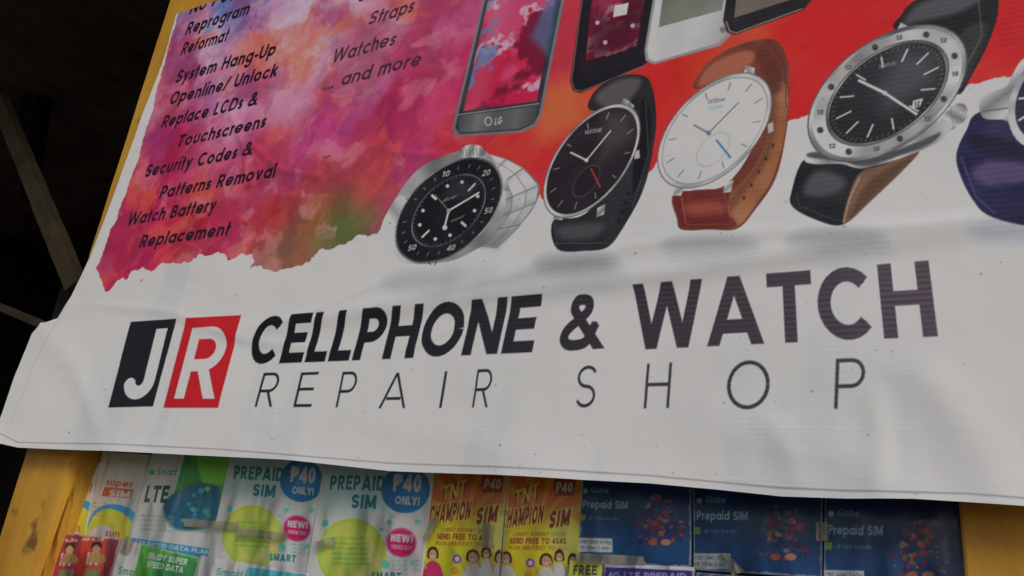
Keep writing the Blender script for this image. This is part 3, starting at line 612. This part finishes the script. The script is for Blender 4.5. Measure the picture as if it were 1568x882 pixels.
def f_glo(o,k):
    def fn(p):
        c=lambda x,y:(o[0]+x*k,o[1]+y*k)
        p.poly([c(-20,60),c(190,60),c(190,130),c(-20,130)],(16,56,100),f=60);p.circ(c(8,14),4*k,(100,150,180));p.text('Globe',c(16,17),c(44,18),9*k,(95,140,166),.18,.05)
        p.text('Prepaid SIM',c(4,40),c(74,42),12*k,(115,155,180),.18,.05);p.poly([c(0,50),c(9,50),c(9,60),c(0,60)],(85,120,54),);p.text('all nets bundle',c(13,58),c(60,59),5*k,(80,120,150),.14,.05)
        rr=random.Random(int(o[0]))
        for i in range(190):
            an=rr.uniform(0,6.28);rad=rr.uniform(0,1)**.7;q=c(122+(34+8*math.sin(an*3))*rad*math.cos(an),60+(46+8*math.cos(an*2))*rad*math.sin(an));s=rr.uniform(1.4,4.6)*k
            p.circ(q,(s,s*rr.uniform(.5,1.3)),rr.choice([(110,24,42),(134,50,72),(26,78,66),(130,80,36),(36,34,84),(60,20,60),(18,36,74),(16,42,84),(130,102,104),(24,50,100),(14,34,68)]),alpha=.85)
        p.circ(c(132,92),(8*k,5*k),(150,100,94));p.circ(c(112,92),(7*k,5*k),(140,72,54))
        p.poly([c(-2,86),c(50,87),c(50,108),c(-2,107)],(182,190,192));p.text('FREE ADMU Surfing',c(1,94),c(48,95),5*k,(40,60,90),.2,.05);p.text('FB Viber 2 days',c(1,103),c(46,104),5*k,(40,60,90),.2,.05)
    return fn
pack([(893,700),(1058,706),(1058,868),(884,862)],.037,(12,40,80),f_glo((888,738),1.0),-.006)
pack([(1061,712),(1260,722),(1258,886),(1061,872)],.0355,(12,38,78),f_glo((1062,750),1.12),.008)
pack([(1263,722),(1480,732),(1476,905),(1261,888)],.034,(11,37,76),f_glo((1263,770),1.2),-.004)
def f_red(p):
    for i,x_ in enumerate((45,88,128)):
        p.poly([(x_,818),(x_+36,822),(x_+26,900),(x_-12,900)],[(150,28,38),(120,26,56),(160,48,36)][i]);p.text('100',(x_+2,866),(x_+22,868),20,(200,140,140),.22);p.circ((x_+20,842),(6,7),(180,120,95));p.poly(cat([(x_+12,842),(x_+14,832),(x_+26,832),(x_+28,842),(x_+20,835)]),(40,24,20));p.poly([(x_+4,872),(x_+26,872),(x_+20,890),(x_,890)],(90,100,70),f=6)
        p.poly(cat([(x_+8,862),(x_+12,850),(x_+28,850),(x_+32,862)]),(120,110,60),alpha=.8);p.text('sun extra',(x_-2,828),(x_+30,830),6,(210,190,170),.18)
pack([(64,810),(182,828),(160,905),(30,900)],.037,(120,40,54),f_red,.02)
def f_g2(p):
    p.poly([(215,830),(310,850),(300,910),(205,900)],(66,140,52));p.poly(cat([(240,860),(280,850),(310,870),(300,905),(240,900)]),(40,108,60),f=8);p.text('Smart',(180,880),(212,884),12,(50,125,70),.2);p.text('ENJOY SUPER',(225,855),(285,864),9,(215,225,205),.2);p.text('SPEED DATA',(225,868),(280,876),9,(215,225,205),.2)
pack([(186,828),(304,852),(290,915),(162,905)],.034,(178,188,178),f_g2,-.02)
def f_g3(p):
    p.text('Smart',(330,880),(372,885),11,(60,120,130),.2);p.poly([(380,868),(470,880),(465,905),(370,905)],(60,140,160))
pack([(306,850),(470,878),(462,920),(294,915)],.033,(172,188,188),f_g3)
pack([(872,858),(922,860),(920,905),(866,905)],.032,(210,186,34),lambda p:p.text('FREE',(878,880),(914,881),15,(30,40,50),.24,.05))
pack([(924,862),(1062,868),(1062,905),(922,905)],.0305,(36,28,84),lambda p:(p.poly([(924,862),(1062,868),(1062,874),(924,868)],(150,150,170)),p.text('4G LTE PREPAID',(930,886),(1050,888),10,(120,110,170),.2,.05)))
pack([(1066,876),(1250,890),(1250,925),(1062,920)],.0315,(50,70,100),lambda p:p.text('Globe Prepaid',(1075,890),(1180,896),10,(150,160,170),.2,.05))
# beige adhesive tape strips
tm,nt,pb=new_mat('tape');pb.inputs['Roughness'].default_value=.3;pb.inputs['Alpha'].default_value=.7
_n=nt.nodes.new('ShaderNodeTexNoise');_n.inputs['Scale'].default_value=60;_r=nt.nodes.new('ShaderNodeValToRGB');_r.color_ramp.elements[0].color=(.3,.27,.18,1);_r.color_ramp.elements[1].color=(.5,.46,.34,1)
nt.links.new(_n.outputs['Fac'],_r.inputs['Fac']);nt.links.new(_r.outputs[0],pb.inputs['Base Color'])
for q,y0 in (([(280,794),(366,800),(364,812),(282,806)],.0355),([(364,808),(440,816),(438,828),(362,820)],.0335),([(880,846),(985,852),(990,864),(884,862)],.0290),([(1098,850),(1112,846),(1140,874),(1122,882)],.0285),([(480,830),(510,822),(516,832),(486,842)],.0325),([(660,790),(672,800),(655,830),(648,822)],.034),([(740,800),(757,804),(755,840),(738,838)],.032),([(190,820),(205,824),(196,850),(182,846)],.032),([(1250,800),(1268,800),(1268,828),(1250,828)],.030)):
    Q=[U(p,y0) for p in q];s,t=np.meshgrid(np.linspace(0,1,16),np.linspace(0,1,6))
    X=(1-t)*((1-s)*Q[3][0]+s*Q[2][0])+t*((1-s)*Q[0][0]+s*Q[1][0]);Z=(1-t)*((1-s)*Q[3][1]+s*Q[2][1])+t*((1-s)*Q[0][1]+s*Q[1][1])
    X+=.0015*(vnoise(X*400,Z*900)-.5);grid_obj('adhesive_tape',np.stack([X,y0+.0006*np.sin(s*9),Z],-1),np.full(X.shape+(3,),150.),tm,K_P)
# clear plastic film hung over the packages
fm=bpy.data.materials.new('clear_film');fm.use_nodes=True;nt=fm.node_tree;nt.nodes.clear()
o_=nt.nodes.new('ShaderNodeOutputMaterial');mxs=nt.nodes.new('ShaderNodeMixShader');tr=nt.nodes.new('ShaderNodeBsdfTransparent');gl=nt.nodes.new('ShaderNodeBsdfGlossy');gl.inputs['Roughness'].default_value=.14
fn_=nt.nodes.new('ShaderNodeFresnel');fn_.inputs['IOR'].default_value=1.18
tcn=nt.nodes.new('ShaderNodeTexCoord');mpn=nt.nodes.new('ShaderNodeMapping');mpn.inputs['Rotation'].default_value=(0,.35,0);mpn.inputs['Scale'].default_value=(14,1,5)
nn=nt.nodes.new('ShaderNodeTexNoise');nn.inputs['Scale'].default_value=1.6;nn.inputs['Detail'].default_value=3
bpn=nt.nodes.new('ShaderNodeBump');bpn.inputs['Strength'].default_value=.8;bpn.inputs['Distance'].default_value=.03
nt.links.new(tcn.outputs['Object'],mpn.inputs[0]);nt.links.new(mpn.outputs[0],nn.inputs['Vector']);nt.links.new(nn.outputs['Fac'],bpn.inputs['Height']);nt.links.new(bpn.outputs[0],gl.inputs['Normal']);nt.links.new(bpn.outputs[0],fn_.inputs['Normal'])
nt.links.new(fn_.outputs[0],mxs.inputs[0]);nt.links.new(tr.outputs[0],mxs.inputs[1]);nt.links.new(gl.outputs[0],mxs.inputs[2]);nt.links.new(mxs.outputs[0],o_.inputs[0])
A_=U((118,700),.026);B_=U((1474,790),.026);s,t=np.meshgrid(np.linspace(0,1,90),np.linspace(0,1,30))
X=A_[0]-.03+(B_[0]-A_[0]+.03)*s;Z=1.62+(A_[1]+.03-1.62)*t
grid_obj('clear_plastic_cover',np.stack([X,.0252+.0012*np.sin(X*31+Z*9),Z],-1),np.full(X.shape+(3,),200.),fm,1)
# ---------------------------------------------------------------- timber, board, stall
yel=rough_mat('yellow_paint',(182,126,30),(220,168,58),14,.55,(1,1,.25),.5,spots=(126,88,36))
yed=rough_mat('yellow_paint_dirty',(120,92,36),(176,136,56),20,.65,(1,1,.2),.6,spots=(60,48,28))
def q4(pts,y0): return [U(p,y0) for p in pts]
def post(name,top2,bot2,y0,yb,mat):
    T=[U(p,y0) for p in top2];B=[U(p,y0) for p in bot2]
    def down(a_,b_): k=(a_[1]-0)/(a_[1]-b_[1]);return a_+(b_-a_)*k
    return prism(name,[T[0],T[1],down(T[1],B[1]),down(T[0],B[0])],y0,yb,mat,60,.0006)
post('wooden_post',[(299,-120),(390,-120)],[(-12,860),(58,860)],.016,.075,yel)
T=[U((1476,760),.022),U((1600,760),.022)]
prism('wooden_post',[(T[0][0]-.004,ztop),(T[1][0],ztop),(T[1][0],0),(T[0][0],0)],.022,.08,yel,50,.0006)
bd=rough_mat('plywood_board',(52,40,30),(84,66,46),6,.8,(1,1,4),.3)
xL=U((60,800),.05)[0];xR2=U((1600,800),.05)[0];zt=ztop;
prism('display_board',[(xL,zt),(xR2,zt),(xR2,.9),(xL+.01,.9)],.052,.066,bd,4,.0)
prism('kiosk_counter',[(xL-.02,1.12),(xR2+.05,1.12),(xR2+.05,.0),(xL-.02,.0)],-.1,.5,yed,4,.0)
dk=rough_mat('old_timber',(30,24,10),(62,48,20),12,.8,(1,1,1),.6,spots=(16,14,10))
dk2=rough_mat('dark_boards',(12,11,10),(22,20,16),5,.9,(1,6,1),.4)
prism('wooden_beam',q4([(-18,150),(-2,140),(118,430),(98,446)],.20),.20,.225,dk,20,.001)
prism('wooden_beam',q4([(-20,456),(-20,468),(84,514),(88,500)],.24),.24,.26,dk,20,.001)
prism('wooden_beam',q4([(-40,10),(-40,30),(280,-40),(280,-70)],.6),.6,.66,dk,10,.001)
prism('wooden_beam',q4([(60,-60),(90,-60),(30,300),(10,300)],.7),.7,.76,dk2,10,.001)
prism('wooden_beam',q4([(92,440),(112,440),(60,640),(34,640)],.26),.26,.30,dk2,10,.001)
def slab(name,lo,hi,mat):
    bpy.ops.mesh.primitive_cube_add(size=1,location=[(l+h)/2 for l,h in zip(lo,hi)]);o=bpy.context.object;o.name=name
    o.scale=[h-l for l,h in zip(lo,hi)];bpy.ops.object.transform_apply(location=False,rotation=False,scale=True);o.data.materials.append(mat)
    bv=o.modifiers.new('b','BEVEL');bv.width=.005;return o
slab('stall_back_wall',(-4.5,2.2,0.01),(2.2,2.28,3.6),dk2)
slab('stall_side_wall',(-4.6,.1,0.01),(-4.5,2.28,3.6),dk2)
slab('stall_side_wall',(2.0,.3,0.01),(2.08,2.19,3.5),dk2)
# corrugated roof; unseen left overhang added to shade the banner's upper left
import bmesh
bm=bmesh.new();n=260;ra=[];rb=[]
for i in range(n):
    X_=-4.7+i*7.1/n;Z_=.012*math.sin(i*1.4);f_=-.75 if X_<-.5 else -.05
    ra.append(bm.verts.new((X_,f_,3.05+Z_+(f_+.05)*.176)));rb.append(bm.verts.new((X_,2.5,3.5+Z_)))
for i in range(n-1): bm.faces.new((ra[i],ra[i+1],rb[i+1],rb[i]))
me=bpy.data.meshes.new('r');bm.to_mesh(me);bm.free();me.materials.append(rough_mat('rusty_metal',(60,40,30),(95,85,80),3,.6));o=bpy.data.objects.new('roof_with_shade_eave',me);scene.collection.objects.link(o)
bpy.ops.mesh.primitive_grid_add(x_subdivisions=60,y_subdivisions=60,size=400,location=(0,0,0));g=bpy.context.object;g.name='ground';g.data.materials.append(rough_mat('dirt_ground',(96,88,76),(124,114,100),2,.9))
# ---------------------------------------------------------------- light
w=bpy.data.worlds.new('World');scene.world=w;w.use_nodes=True;nt=w.node_tree
sky=nt.nodes.new('ShaderNodeTexSky');sky.sky_type='NISHITA';sky.sun_disc=False
s=Vector((.85,-.68,.58)).normalized();el=math.asin(s.z);rot=math.atan2(s.x,s.y)
sky.sun_elevation=el;sky.sun_rotation=rot;sky.dust_density=2;sky.air_density=1
nt.links.new(sky.outputs[0],nt.nodes['Background'].inputs[0]);nt.nodes['Background'].inputs[1].default_value=.077
sl=bpy.data.lights.new('sun','SUN');sl.energy=1.22;sl.angle=math.radians(20);sl.color=(1,.98,.96)
so=bpy.data.objects.new('sun',sl);so.rotation_euler=s.to_track_quat('Z','Y').to_euler();scene.collection.objects.link(so)
# ---------------------------------------------------------------- camera
cd=bpy.data.cameras.new('camera');co=bpy.data.objects.new('camera',cd);scene.collection.objects.link(co)
m4=Matrix.Identity(4)
for i in range(3):
    for j in range(3): m4[i][j]=M[i,j]
    m4[i][3]=CAM[i]
co.matrix_world=m4;cd.sensor_width=36;cd.lens=F/PW*36;cd.clip_start=.02;cd.clip_end=1000;scene.camera=co
scene.view_settings.view_transform='Standard';scene.view_settings.look='None';scene.view_settings.exposure=0
